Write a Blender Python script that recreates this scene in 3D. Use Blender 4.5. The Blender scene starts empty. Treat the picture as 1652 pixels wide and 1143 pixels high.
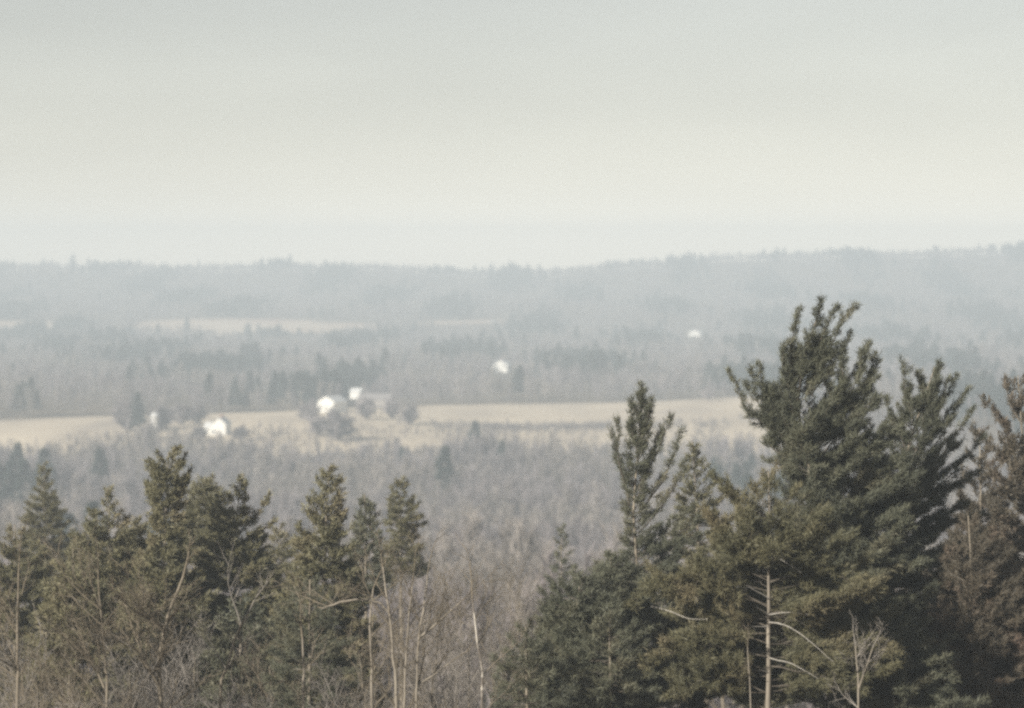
import bpy, math, random
import numpy as np
from mathutils import Vector

C = bpy.context.scene
col = C.collection
R = math.radians

# ------------------------------------------------------------------ camera
FPX, CX, CY, HOR = 4685.0, 826.0, 571.5, 440.0       # focal length and centre in photo pixels, eye-level row
EYE = np.array([0.0, 0.0, 70.0])
PITCH = math.atan((CY - HOR) / FPX)
cam = bpy.data.cameras.new('camera')
cam_o = bpy.data.objects.new('camera', cam)
col.objects.link(cam_o)
cam_o.location = EYE
cam_o.rotation_euler = (math.pi / 2 - PITCH, 0, 0)
cam.sensor_width = 36
cam.lens = 36 * FPX / 1652.0
cam.clip_start = 1
cam.clip_end = 20000
cam.dof.use_dof = True
cam.dof.focus_distance = 104
cam.dof.aperture_fstop = cam.lens / 1000 / 0.19
C.camera = cam_o

# ------------------------------------------------------------------ world, sun, exposure
SUN = Vector((-0.60, -0.66, 0.46)).normalized()       # direction towards the sun
w = bpy.data.worlds.new('World')
C.world = w
w.use_nodes = True
nt = w.node_tree
nt.nodes.clear()
sky = nt.nodes.new('ShaderNodeTexSky')
sky.sky_type = 'NISHITA'
sky.sun_disc = False
sky.sun_elevation = math.asin(SUN.z)
sky.sun_rotation = math.atan2(SUN.x, SUN.y)
sky.air_density = 1.0
sky.dust_density = 0.4
sky.ozone_density = 1.0
hs = nt.nodes.new('ShaderNodeHueSaturation')
hs.inputs['Saturation'].default_value = 0.45
bg = nt.nodes.new('ShaderNodeBackground')
bg.inputs['Strength'].default_value = 0.15
wo = nt.nodes.new('ShaderNodeOutputWorld')
nt.links.new(sky.outputs[0], hs.inputs['Color'])
# a thin grey veil of cloud overhead, thinning out towards the horizon
tc_ = nt.nodes.new('ShaderNodeTexCoord')
sx_ = nt.nodes.new('ShaderNodeSeparateXYZ')
mr_ = nt.nodes.new('ShaderNodeMapRange')
mr_.inputs['From Min'].default_value = 0.0
mr_.inputs['From Max'].default_value = 0.12
fc_ = nt.nodes.new('ShaderNodeFloatCurve')
cv_ = fc_.mapping.curves[0]
for k_, (x_, y_) in enumerate([(0, 0.47), (0.1, 0.40), (0.25, 0.258), (0.41, 0.212), (0.6, 0.205), (0.8, 0.197), (1, 0.195)]):
    if k_ in (0, 6):
        cv_.points[-1 if k_ else 0].location = (x_, y_)
    else:
        cv_.points.new(x_, y_)
fc_.mapping.update()
vm_ = nt.nodes.new('ShaderNodeVectorMath')
vm_.operation = 'SCALE'
nt.links.new(tc_.outputs['Generated'], sx_.inputs[0])
nt.links.new(sx_.outputs['Z'], mr_.inputs['Value'])
nt.links.new(hs.outputs[0], vm_.inputs[0])
db_ = nt.nodes.new('ShaderNodeMath')
db_.operation = 'MULTIPLY'
db_.inputs[1].default_value = 2.0
nt.links.new(mr_.outputs[0], fc_.inputs['Value'])
cn_ = nt.nodes.new('ShaderNodeTexNoise')
cm_ = nt.nodes.new('ShaderNodeMapping')
cm_.inputs['Scale'].default_value = (3.0, 3.0, 14.0)
cn_.inputs['Scale'].default_value = 1.6
cn_.inputs['Detail'].default_value = 3
nt.links.new(tc_.outputs['Generated'], cm_.inputs['Vector'])
nt.links.new(cm_.outputs[0], cn_.inputs['Vector'])
cr_ = nt.nodes.new('ShaderNodeMapRange')
cr_.inputs['To Min'].default_value = 0.84
cr_.inputs['To Max'].default_value = 1.16
nt.links.new(cn_.outputs['Fac'], cr_.inputs['Value'])
cx_ = nt.nodes.new('ShaderNodeMath')
cx_.operation = 'MULTIPLY'
nt.links.new(fc_.outputs[0], cx_.inputs[0])
nt.links.new(cr_.outputs[0], cx_.inputs[1])
nt.links.new(cx_.outputs[0], db_.inputs[0])
nt.links.new(db_.outputs[0], vm_.inputs['Scale'])
tn_ = nt.nodes.new('ShaderNodeVectorMath')
tn_.operation = 'MULTIPLY'
tn_.inputs[1].default_value = (1.0, 0.926, 0.852)
nt.links.new(vm_.outputs[0], tn_.inputs[0])
nt.links.new(tn_.outputs[0], bg.inputs['Color'])
nt.links.new(bg.outputs[0], wo.inputs['Surface'])

sl = bpy.data.lights.new('sun', 'SUN')
sl.energy = 4.8
sl.angle = R(0.6)
sl.color = (1.0, 0.95, 0.86)
so = bpy.data.objects.new('sun', sl)
col.objects.link(so)
so.rotation_euler = SUN.to_track_quat('Z', 'Y').to_euler()

C.view_settings.view_transform = 'Standard'
C.view_settings.look = 'None'
C.view_settings.exposure = 0.74
C.view_settings.gamma = 1.0
C.view_settings.use_curve_mapping = False
C.cycles.use_denoising = False
C.cycles.pixel_filter_type = 'BLACKMAN_HARRIS'
C.cycles.filter_width = 2.6
C.cycles.sample_clamp_indirect = 3.0
C.cycles.sample_clamp_direct = 6.0
C.cycles.volume_bounces = 1
C.cycles.max_bounces = 5
C.cycles.diffuse_bounces = 2
C.cycles.transparent_max_bounces = 8

# ------------------------------------------------------------------ helpers
def at(px, py, Y):
    """world point at depth Y (metres in front of the camera) seen at photo pixel px, py"""
    u, v = (px - CX) / FPX, -(py - CY) / FPX
    d = np.array([u, math.cos(PITCH) + v * math.sin(PITCH), v * math.cos(PITCH) - math.sin(PITCH)])
    return EYE + d * (Y / d[1])


GY = [-400, 0, 60, 100, 150, 300, 600, 900, 1100, 1150, 1200, 1280, 1500, 1600, 2000, 2400, 2700, 2900, 3000, 3250, 3500, 3700]
GZ = [80, 68.2, 55, 47, 41, 25, 3, -8, -9, -6.5, -2.5, 1, 3, 2, 0.5, 1, 0, 4, 7, 22, 28, 34]
RP = [-1500, -400, 0, 300, 640, 760, 900, 1000, 1150, 1400, 1652, 2400, 3400]
RV = [446, 436, 438, 440, 438, 449, 446, 436, 424, 417, 411, 405, 420]


def ground(x, y):
    x = np.asarray(x, float)
    y = np.asarray(y, float)
    z = np.interp(y, GY, GZ)
    px = CX + FPX * x / np.maximum(y, 200)
    rz = 70 + (HOR - np.interp(px, RP, RV)) / FPX * 4200
    t = np.clip((y - 3650) / 550, 0, 1)
    t = t * t * (3 - 2 * t)
    z = z * (1 - t) + rz * t
    z = z - np.clip((y - 4250) / 300, 0, 1) ** 2 * 40
    k = np.clip((y - 150) / 600, 0, 1)
    z = z + k * (1.1 * np.sin(x / 61 + y / 130) + 0.8 * np.sin(x / 27 - y / 85 + 1.3))
    return z


def gz(x, y):
    return float(ground(x, y))


def mesh(name, v, f, mat=None, smooth=False):
    """f: (n,3) or (n,4) int array, or a python list of faces"""
    me = bpy.data.meshes.new(name)
    if isinstance(f, np.ndarray):
        n, k = f.shape
        me.vertices.add(len(v))
        me.vertices.foreach_set('co', np.asarray(v, np.float32).ravel())
        me.loops.add(n * k)
        me.loops.foreach_set('vertex_index', f.astype(np.int32).ravel())
        me.polygons.add(n)
        me.polygons.foreach_set('loop_start', np.arange(0, n * k, k, dtype=np.int32))
        me.update(calc_edges=True)
    else:
        me.from_pydata([tuple(p) for p in v], [], f)
    if smooth:
        me.polygons.foreach_set('use_smooth', [True] * len(me.polygons))
    if mat:
        me.materials.append(mat)
    return me


def obj(name, me, parent=None):
    o = bpy.data.objects.new(name, me)
    col.objects.link(o)
    o.parent = parent
    return o


def tag(o, label=None, cat=None, group=None, kind=None):
    for k, v in (('label', label), ('category', cat), ('group', group), ('kind', kind)):
        if v:
            o[k] = v
    return o


def thing(name, label, cat, loc, group=None, rz=0.0):
    o = bpy.data.objects.new(name, None)
    col.objects.link(o)
    o.location = loc
    o.rotation_euler = (0, 0, rz)
    o.empty_display_size = 0.5
    return tag(o, label, cat, group)


def dup(root, loc, rz=0.0, s=1.0, label=None, group=None):
    c = root.copy()
    col.objects.link(c)
    c.location = loc
    c.rotation_euler = (0, 0, rz)
    c.scale = (s, s, s)
    if label:
        c['label'] = label
    if group:
        c['group'] = group
    for ch in root.children:
        d = ch.copy()
        col.objects.link(d)
        d.parent = c
        for g in ch.children:
            e = g.copy()
            col.objects.link(e)
            e.parent = d
    return c


class Segs:
    """collects tapered round pieces of wood, builds them as one mesh"""
    def __init__(self):
        self.a, self.b, self.ra, self.rb = [], [], [], []

    def add(self, p, q, r0, r1):
        self.a.append(p)
        self.b.append(q)
        self.ra.append(r0)
        self.rb.append(r1)

    def path(self, pts, r0, r1):
        n = len(pts) - 1
        for i in range(n):
            self.add(pts[i], pts[i + 1], r0 + (r1 - r0) * i / n, r0 + (r1 - r0) * (i + 1) / n)

    def build(self, name, mat, k=3, off=None):
        a, b = np.array(self.a, float), np.array(self.b, float)
        if off is not None:
            a, b = a - off, b - off
        ra, rb = np.array(self.ra), np.array(self.rb)
        n = len(a)
        d = b - a
        d /= np.linalg.norm(d, axis=1, keepdims=True) + 1e-9
        ref = np.where(np.abs(d[:, 2:3]) < 0.9, np.array([[0, 0, 1.0]]), np.array([[1.0, 0, 0]]))
        u = np.cross(d, ref)
        u /= np.linalg.norm(u, axis=1, keepdims=True) + 1e-9
        v = np.cross(d, u)
        V = np.zeros((n, 2 * k, 3))
        for j in range(k):
            c, s = math.cos(2 * math.pi * j / k), math.sin(2 * math.pi * j / k)
            o = u * c + v * s
            V[:, j] = a + o * ra[:, None]
            V[:, k + j] = b + o * rb[:, None]
        F = []
        base = (np.arange(n) * 2 * k)[:, None]
        for j in range(k):
            j2 = (j + 1) % k
            F.append(base + np.array([[j, j2, k + j2, k + j]]))
        return mesh(name, V.reshape(-1, 3), np.concatenate(F), mat)


def tube(pts, rad, k=8):
    """one welded tube along a polyline"""
    pts = np.array(pts, float)
    n = len(pts)
    tan = np.gradient(pts, axis=0)
    tan /= np.linalg.norm(tan, axis=1, keepdims=True) + 1e-9
    V, F = [], []
    for i in range(n):
        d = tan[i]
        ref = np.array([0, 1.0, 0]) if abs(d[1]) < 0.9 else np.array([1.0, 0, 0])
        u = np.cross(d, ref)
        u /= np.linalg.norm(u)
        v = np.cross(d, u)
        for j in range(k):
            a = 2 * math.pi * j / k
            V.append(pts[i] + (u * math.cos(a) + v * math.sin(a)) * rad[i])
    for i in range(n - 1):
        for j in range(k):
            j2 = (j + 1) % k
            F.append((i * k + j, i * k + j2, (i + 1) * k + j2, (i + 1) * k + j))
    F = np.array(F)
    return np.array(V), F


def resample(pts, step, jit=0.0, rng=None):
    pts = np.array(pts, float)
    # Catmull-Rom through the points
    P = np.vstack([2 * pts[0] - pts[1], pts, 2 * pts[-1] - pts[-2]])
    out = []
    for i in range(1, len(P) - 2):
        L = np.linalg.norm(P[i + 1] - P[i])
        n = max(1, int(L / step))
        for t in np.arange(n) / n:
            out.append(0.5 * ((2 * P[i]) + (P[i + 1] - P[i - 1]) * t + (2 * P[i - 1] - 5 * P[i] + 4 * P[i + 1] - P[i + 2]) * t * t
                              + (3 * P[i] - P[i - 1] - 3 * P[i + 1] + P[i + 2]) * t ** 3))
    out.append(pts[-1])
    out = np.array(out)
    if jit and rng is not None and len(out) > 2:
        out[1:-1] += rng.normal(0, jit, (len(out) - 2, 3))
    return out


# ------------------------------------------------------------------ materials
def mat_base(name):
    m = bpy.data.materials.new(name)
    m.use_nodes = True
    n = m.node_tree
    return m, n, n.nodes['Principled BSDF']


def ramp(n, cols):
    r = n.nodes.new('ShaderNodeValToRGB')
    e = r.color_ramp.elements
    while len(e) < len(cols):
        e.new(0.5)
    for i, (p, c) in enumerate(cols):
        e[i].position = p
        e[i].color = (*c, 1)
    return r


def noise_mat(name, cols, scale, rough=0.85, detail=4, spec=0.2, bump=0.0, stretch=None, obj_var=0.0):
    m, n, p = mat_base(name)
    tc = n.nodes.new('ShaderNodeTexCoord')
    nz = n.nodes.new('ShaderNodeTexNoise')
    nz.inputs['Scale'].default_value = scale
    nz.inputs['Detail'].default_value = detail
    src = tc.outputs['Object']
    if stretch:
        mp = n.nodes.new('ShaderNodeMapping')
        mp.inputs['Scale'].default_value = stretch
        n.links.new(src, mp.inputs['Vector'])
        src = mp.outputs[0]
    n.links.new(src, nz.inputs['Vector'])
    r = ramp(n, cols)
    n.links.new(nz.outputs['Fac'], r.inputs['Fac'])
    out = r.outputs[0]
    if obj_var:
        oi = n.nodes.new('ShaderNodeObjectInfo')
        mr = n.nodes.new('ShaderNodeMapRange')
        mr.inputs['To Min'].default_value = 1 - obj_var
        mr.inputs['To Max'].default_value = 1 + obj_var
        n.links.new(oi.outputs['Random'], mr.inputs['Value'])
        h = n.nodes.new('ShaderNodeHueSaturation')
        n.links.new(mr.outputs[0], h.inputs['Value'])
        n.links.new(out, h.inputs['Color'])
        out = h.outputs[0]
    n.links.new(out, p.inputs['Base Color'])
    p.inputs['Roughness'].default_value = rough
    p.inputs['Specular IOR Level'].default_value = spec
    if bump:
        b = n.nodes.new('ShaderNodeBump')
        b.inputs['Strength'].default_value = bump
        n.links.new(nz.outputs['Fac'], b.inputs['Height'])
        n.links.new(b.outputs[0], p.inputs['Normal'])
    return m


def plain(name, c, rough=0.7):
    return noise_mat(name, [(0.3, tuple(x * 0.88 for x in c)), (0.7, c)], 1.5, rough)


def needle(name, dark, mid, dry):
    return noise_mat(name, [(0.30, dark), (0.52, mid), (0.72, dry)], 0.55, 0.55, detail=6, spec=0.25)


M = {
    'needle': needle('pine_needles', (0.066, 0.070, 0.051), (0.104, 0.106, 0.071), (0.145, 0.132, 0.085)),
    'needle_olive': needle('olive_pine_needles', (0.080, 0.079, 0.047), (0.120, 0.111, 0.062), (0.170, 0.142, 0.085)),
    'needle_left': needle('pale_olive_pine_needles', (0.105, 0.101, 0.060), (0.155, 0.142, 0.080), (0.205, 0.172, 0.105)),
    'needle_brown': needle('browned_pine_needles', (0.066, 0.058, 0.043), (0.100, 0.084, 0.060), (0.135, 0.098, 0.074)),
    'needle_far': needle('far_conifer_needles', (0.030, 0.045, 0.040), (0.045, 0.060, 0.048), (0.065, 0.075, 0.055)),
    'bark': noise_mat('pine_bark', [(0.3, (0.16, 0.135, 0.105)), (0.7, (0.33, 0.285, 0.22))], 5, 0.9, 6, 0.1, 0.6, (1, 1, 0.25)),
    'bark_dark': noise_mat('pine_twig_bark', [(0.3, (0.085, 0.072, 0.058)), (0.7, (0.16, 0.138, 0.11))], 5, 0.9),
    'pale': noise_mat('pale_trunk_bark', [(0.3, (0.165, 0.143, 0.115)), (0.7, (0.31, 0.272, 0.218))], 5, 0.9, 6, 0.1, 0.6, (1, 1, 0.25)),
    'left_bark': noise_mat('weathered_brown_bark', [(0.3, (0.14, 0.118, 0.09)), (0.7, (0.25, 0.215, 0.165))], 5, 0.9, 6, 0.1, 0.6, (1, 1, 0.25)),
    'dead': noise_mat('bleached_dead_wood', [(0.3, (0.27, 0.25, 0.22)), (0.7, (0.43, 0.40, 0.35))], 4, 0.85),
    'birch': noise_mat('birch_bark', [(0.49, (0.14, 0.12, 0.10)), (0.58, (0.45, 0.41, 0.35)), (0.8, (0.62, 0.57, 0.50))], 1.6, 0.8, 5, 0.2, 0.2, (1, 1, 1.4)),
    'twig': noise_mat('bare_twigs', [(0.3, (0.125, 0.105, 0.077)), (0.7, (0.235, 0.197, 0.147))], 0.6, 0.9, 3, 0.1, obj_var=0.15),
    'twig_grey': noise_mat('grey_bare_twigs', [(0.3, (0.17, 0.155, 0.135)), (0.7, (0.28, 0.25, 0.22))], 0.5, 0.9, 3, 0.1, obj_var=0.15),
    'far_twig_warm': noise_mat('far_tan_crowns', [(0.3, (0.175, 0.154, 0.138)), (0.7, (0.27, 0.240, 0.213))], 0.3, 0.9, 2, 0.1, obj_var=0.25),
    'far_twig': noise_mat('far_bare_crowns', [(0.3, (0.158, 0.139, 0.138)), (0.7, (0.252, 0.224, 0.218))], 0.3, 0.9, 2, 0.1, obj_var=0.3),
    'white': plain('white_clapboard_paint', (0.74, 0.72, 0.67)),
    'roof_metal': plain('pale_metal_roofing', (0.58, 0.58, 0.565), 0.5),
    'roof_dark': noise_mat('weathered_shingles', [(0.3, (0.16, 0.15, 0.145)), (0.7, (0.25, 0.23, 0.22))], 3),
    'grey_wood': noise_mat('weathered_barn_boards', [(0.3, (0.20, 0.18, 0.165)), (0.7, (0.32, 0.29, 0.26))], 2, stretch=(4, 4, 0.3)),
    'glass': plain('window_glass', (0.05, 0.06, 0.07), 0.1),
    'brick': plain('chimney_brick', (0.30, 0.15, 0.11)),
    'concrete': plain('silo_concrete', (0.42, 0.405, 0.38)),
    'stone': plain('field_stone', (0.30, 0.28, 0.26)),
    'litter': noise_mat('leaf_litter', [(0.3, (0.085, 0.066, 0.045)), (0.7, (0.165, 0.13, 0.09))], 0.05, 0.95, 8, 0.1, 0.3),
    'straw': noise_mat('dry_grass', [(0.32, (0.34, 0.285, 0.225)), (0.5, (0.49, 0.41, 0.305)), (0.68, (0.60, 0.505, 0.375))], 0.02, 0.95, 8, 0.1, 0, (1, 0.35, 1)),
    'straw_pink': noise_mat('reddish_dry_grass', [(0.32, (0.36, 0.25, 0.19)), (0.5, (0.45, 0.35, 0.26)), (0.7, (0.52, 0.43, 0.33))], 0.008, 0.95, 8, 0.1),
}

# ------------------------------------------------------------------ terrain and fields
def grid_mesh(name, xs, ys, fn, mat):
    X, Y = np.meshgrid(xs, ys)
    V = np.stack([X, Y, fn(X, Y)], -1).reshape(-1, 3)
    nx, ny = len(xs), len(ys)
    i = (np.arange(ny - 1)[:, None] * nx + np.arange(nx - 1)[None, :]).ravel()
    F = np.stack([i, i + 1, i + nx + 1, i + nx], 1)
    return mesh(name, V, F, mat, True)


ys = np.unique(np.concatenate([np.array(GY[1:]), np.arange(-400, 400, 10), np.arange(400, 1700, 15), np.arange(1700, 4476, 25)]))
xs = np.unique(np.concatenate([np.arange(-1500, 1501, 50), np.arange(-300, 301, 12)]))
tag(obj('ground', grid_mesh('ground', xs, ys, ground, M['litter'])), kind='structure')


def field(poly_px, mat, name='field', lift=0.15):
    """poly_px: rows of (Y, px_left, px_right)"""
    V, F = [], []
    nx = 60
    for (Y, a, b) in poly_px:
        for i in range(nx + 1):
            px = a + (b - a) * i / nx
            x = (px - CX) / FPX * Y
            V.append((x, Y, gz(x, Y) + lift))
    n = nx + 1
    for r in range(len(poly_px) - 1):
        for i in range(nx):
            F.append((r * n + i, r * n + i + 1, (r + 1) * n + i + 1, (r + 1) * n + i))
    return tag(obj(name, mesh(name, V, F, mat, True)), kind='structure')


def far_edge(px):
    """distance of the dark tree line behind the hay field"""
    return np.interp(px, [-500, 0, 480, 670, 1190, 2200], [1290, 1325, 1415, 1465, 1535, 1600])


def warp_field(mat):
    V, F = [], []
    pxs = np.linspace(-500, 1262, 81)
    nr = 14
    for r in range(nr + 1):
        for px in pxs:
            Y = 1165 + (far_edge(px) - 1165) * r / nr
            x = (px - CX) / FPX * Y
            V.append((x, Y, gz(x, Y) + 0.3))
    n = len(pxs)
    for r in range(nr):
        for i in range(n - 1):
            F.append((r * n + i, r * n + i + 1, (r + 1) * n + i + 1, (r + 1) * n + i))
    return tag(obj('hay_field', mesh('hay_field', V, F, mat, True)), kind='structure')


warp_field(M['straw'])
UP = [(2985, 330, 520), (3010, 270, 600), (3040, 235, 620), (3080, 215, 640), (3120, 205, 600), (3160, 215, 520), (3185, 260, 440)]
field(UP, M['straw_pink'], 'hillside_field')
UP2 = [(3060, -60, 60), (3085, -80, 150), (3110, -80, 175), (3135, -60, 160), (3155, -20, 80)]
field(UP2, M['straw_pink'], 'hillside_field')
UP3 = [(3140, 690, 790), (3165, 660, 820), (3190, 700, 800)]
field(UP3, M['straw_pink'], 'hillside_field')

# ------------------------------------------------------------------ plant builders
def unit(v):
    return v / (np.linalg.norm(v) + 1e-9)


class Tufts:
    def __init__(self):
        self.p, self.d = [], []

    def build(self, name, mat, rng, off, n=11, length=(0.12, 0.22), width=0.028):
        p, d = np.array(self.p), np.array(self.d)
        m = len(p)
        P = np.repeat(p, n, 0)
        dirs = np.repeat(d, n, 0) * 0.75 + rng.normal(0, 0.55, (m * n, 3))
        dirs[:, 2] += 0.15
        dirs /= np.linalg.norm(dirs, axis=1, keepdims=True) + 1e-9
        L = rng.uniform(length[0], length[1], (m * n, 1))
        s = np.cross(dirs, rng.normal(0, 1, (m * n, 3)))
        s /= np.linalg.norm(s, axis=1, keepdims=True) + 1e-9
        P = P + rng.normal(0, 0.05, P.shape)
        W = width * rng.uniform(0.7, 1.3, (m * n, 1))
        a = P - s * W / 2
        b = P + s * W / 2
        c = P + dirs * L
        V = np.stack([a, b, c], 1).reshape(-1, 3) - off
        F = np.arange(m * n * 3).reshape(-1, 3)
        return mesh(name, V, F, mat)


def foliate(path, tw, segs, tufts, rng, t0=0.25, space=0.20, flat=0.5, dens=1.0, taper=0.55, sweep=0.0):
    """side twigs with needle tufts along a limb; tw = twig length at the thick part"""
    path = np.array(path)
    seg = np.linalg.norm(np.diff(path, axis=0), axis=1)
    cum = np.concatenate([[0], np.cumsum(seg)])
    L = cum[-1]
    s = t0 * L
    side = 1
    ph, fr = rng.uniform(0, 6.28), rng.uniform(5, 9)
    while s < L:
        i = min(np.searchsorted(cum, s) - 1, len(path) - 2)
        i = max(i, 0)
        q = path[i] + (path[i + 1] - path[i]) * ((s - cum[i]) / (seg[i] + 1e-9))
        tan = unit(path[i + 1] - path[i])
        sd = unit(np.cross(tan, np.array([0, 0, 1.0])) + 1e-4)
        upv = np.cross(sd, tan)
        t = s / L
        if rng.random() < 0.10:
            s += space
            continue
        ln = tw * (1 - taper * (t - t0) / (1 - t0)) * rng.uniform(0.35, 1.45) * (0.92 + 0.2 * math.sin(ph + fr * s))
        ang = rng.normal(0, 1.0)
        d = unit(tan * rng.uniform(0.55, 1.0) + sd * side * rng.uniform(0.4, 0.9) + upv * (ang * (1 - flat) + 0.12) + np.array([sweep, 0, sweep * 0.55]))
        q2 = q + d * ln * 0.6
        d2 = unit(d + tan * 0.5 + np.array([0, 0, 0.35]))
        q3 = q2 + d2 * ln * 0.5
        segs.add(q, q2, 0.010, 0.007)
        segs.add(q2, q3, 0.007, 0.004)
        k = max(3, int(ln / 0.06 * dens))
        for j in range(k):
            f = 0.25 + 0.75 * (j + rng.uniform(0, 1)) / k
            if f < 0.55:
                tufts.p.append(q + (q2 - q) * (f / 0.55))
                tufts.d.append(d)
            else:
                tufts.p.append(q2 + (q3 - q2) * ((f - 0.55) / 0.45))
                tufts.d.append(d2)
        for f in ((0.45, 0.8) if ln > 0.45 else ()):      # forked side shoots fill the spray
            qs = q + (q2 - q) * f
            for sg_ in (-1, 1):
                d3 = unit(d + sd * 0.0 + np.cross(d, upv) * 0.8 * sg_ + rng.normal(0, 0.2, 3) + np.array([0, 0, 0.15]))
                l3 = ln * rng.uniform(0.3, 0.55)
                segs.add(qs, qs + d3 * l3, 0.006, 0.003)
                k3 = max(2, int(l3 / 0.07 * dens))
                for j in range(k3):
                    tufts.p.append(qs + d3 * l3 * (0.2 + 0.8 * (j + rng.uniform(0, 1)) / k3))
                    tufts.d.append(d3)
        side = -side
        s += space * rng.uniform(0.6, 1.4)
    for j in range(5):
        tufts.p.append(path[-1] - unit(path[-1] - path[-2]) * 0.09 * j)
        tufts.d.append(unit(path[-1] - path[-2]))


def pine(label, D, trunk, env, limbs=(), n_auto=60, mat='needle', bark='bark', r=0.16, seed=1, wind=0.15,
         dens=1.0, bottom=None, dead=(), clear_front=None, tw_scale=1.0, rise=(62, 6), dep=1.0, sweep=0.0, group='pines in the foreground', name='pine_tree'):
    rng = np.random.default_rng(seed)
    pxm = D / FPX
    tp = [at(px, py, D) for px, py in trunk]
    b = tp[0].copy()
    zg = gz(b[0], b[1])
    base = np.array([b[0] + rng.normal(0, 0.1), D, zg - 0.15])
    if b[2] - zg > 0.5:
        tp = [base] + tp
    pts = resample(tp, 0.9, 0.015, rng)
    root = thing(name, label, 'tree', base + np.array([0, 0, 0.15]), group)
    off = base + np.array([0, 0, 0.15])
    H = tp[-1][2] - base[2]
    rad = [max(0.02, r * (1 - 0.93 * ((p[2] - base[2]) / H) ** 1.1)) for p in pts]
    rad[0] *= 1.35
    V, F = tube(pts, rad, 9)
    tr = obj('trunk', mesh('trunk', V - off, F, M[bark], True), root)
    segs, tufts = Segs(), Tufts()

    def trunk_at(z):
        zs = pts[:, 2]
        return np.array([np.interp(z, zs, pts[:, 0]), np.interp(z, zs, pts[:, 1]), z])

    for lb in limbs:
        pp, tw = lb[0], lb[1]
        dy = lb[2] if len(lb) > 2 else rng.uniform(-0.5, 0.5)
        n = len(pp)
        P = [at(q[0], q[1], D + dy * (i / (n - 1))) for i, q in enumerate(pp)]
        P = resample(P, 0.35, 0.02, rng)
        rr = np.linspace(0.035, 0.008, len(P))
        for i in range(len(P) - 1):
            segs.add(P[i], P[i + 1], rr[i], rr[i + 1])
        foliate(P, tw * 1.75, segs, tufts, rng, t0=lb[3] if len(lb) > 3 else 0.2, space=0.10, flat=0.15, dens=1.2 * dens, taper=0.7, sweep=sweep)
    ep = [e[0] for e in env]
    el = [e[1] for e in env]
    er = [e[2] for e in env]
    top = ep[0]
    bot = bottom or ep[-1]
    for i in range(n_auto):
        py = top + (bot - top) * ((i + rng.uniform(0, 1)) / n_auto) ** 0.85
        s = (py - top) / max(1, bot - top)
        az = i * 2.4 + rng.uniform(-0.5, 0.5)
        ca, sa = math.cos(az), math.sin(az)
        if clear_front and py > clear_front and sa < 0.0 and abs(ca) < 0.96:
            sa = -sa
        l, rr_ = np.interp(py, ep, el), np.interp(py, ep, er)
        RX = (rr_ if ca > 0 else l) * pxm
        RD = 0.5 * (l + rr_) * pxm * dep
        Rr = 1 / math.sqrt((ca / max(RX, .05)) ** 2 + (sa / max(RD, .05)) ** 2) * rng.uniform(0.72, 1.03)
        if Rr < 0.12:
            continue
        e = R(rise[0] + (rise[1] - rise[0]) * min(1, s * 1.4) ** 0.7 + rng.normal(0, 7))
        tipz = at(CX, py, D)[2]
        st = trunk_at(max(base[2] + 1.0, min(tipz - Rr * math.tan(e), pts[-1][2] - 0.1)))
        hd = np.array([ca, sa, 0])
        rz = tipz - st[2]
        P = []
        nn = max(4, int(Rr / 0.35))
        bend = rng.normal(0, 0.10) * Rr
        for k in range(nn + 1):
            t = k / nn
            q = st + hd * Rr * (t if t < 1 else 1) + np.array([-sa, ca, 0]) * bend * t * t
            q[2] += rz * (0.55 * t + 0.45 * t ** 2.6)
            q[0] += wind * Rr * t * t * 0.5
            q = q + rng.normal(0, 0.015, 3)
            P.append(q)
        P = np.array(P)
        rw = np.linspace((0.007 if clear_front else 0.012) + (0.004 if clear_front else 0.010) * Rr, 0.005, len(P))
        for k in range(len(P) - 1):
            segs.add(P[k], P[k + 1], rw[k], rw[k + 1])
        tw = min(1.1, max(0.24, 0.36 * Rr)) * tw_scale
        foliate(P, tw, segs, tufts, rng, t0=0.22 if s < 0.5 else (0.12 if clear_front else 0.3), space=0.15, flat=0.78, dens=dens, sweep=sweep)
    cr = obj('crown', tufts.build('crown', M[mat], rng, off, *((9, (0.12, 0.27), 0.024) if D < 112 else (5, (0.14, 0.28), 0.044))), root)
    tag(obj('boughs', segs.build('boughs', M['bark_dark'], 3, off), root), kind='stuff')
    for dpts in dead:
        P = [at(q[0], q[1], D - 0.25 - 0.35 * i) for i, q in enumerate(dpts)]
        P = resample(P, 0.25, 0.008, rng)
        V, F = tube(P, np.linspace(0.020, 0.006, len(P)), 5)
        obj('dead_branch', mesh('dead_branch', V - off, F, M['dead'], True), root)
    return root


def grow(segs, p, d, L, r, lev, rng, maxlev, spread=0.75, up=0.12):
    """one bare branch with its own branches"""
    n = max(2, int(L / 0.45)) if lev < maxlev else 2
    n = min(n, 9)
    st = L / n
    pts = [p]
    for i in range(n):
        d = unit(d + rng.normal(0, 0.13, 3) + np.array([0, 0, up]))
        q = pts[-1] + d * st
        segs.add(pts[-1], q, r * (1 - 0.75 * i / n), r * (1 - 0.75 * (i + 1) / n))
        pts.append(q)
    if lev >= maxlev:
        return
    m = {0: 10, 1: 8, 2: 6, 3: 4}.get(lev, 4)
    m = max(3, int(m * min(1.3, 0.5 + L / 4)))
    for i in range(m):
        t = 0.22 + 0.78 * (i + rng.uniform(0, 1)) / m
        k = min(n - 1, int(t * n))
        q = pts[k] + (pts[k + 1] - pts[k]) * (t * n - k)
        tan = unit(pts[k + 1] - pts[k])
        s = unit(np.cross(tan, rng.normal(0, 1, 3)))
        nd = unit(tan * rng.uniform(0.6, 1.0) + s * spread)
        grow(segs, q, nd, L * rng.uniform(0.35, 0.55) * (1.1 - 0.4 * t), max(0.0045, r * 0.45), lev + 1, rng, maxlev, spread, up)


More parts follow.
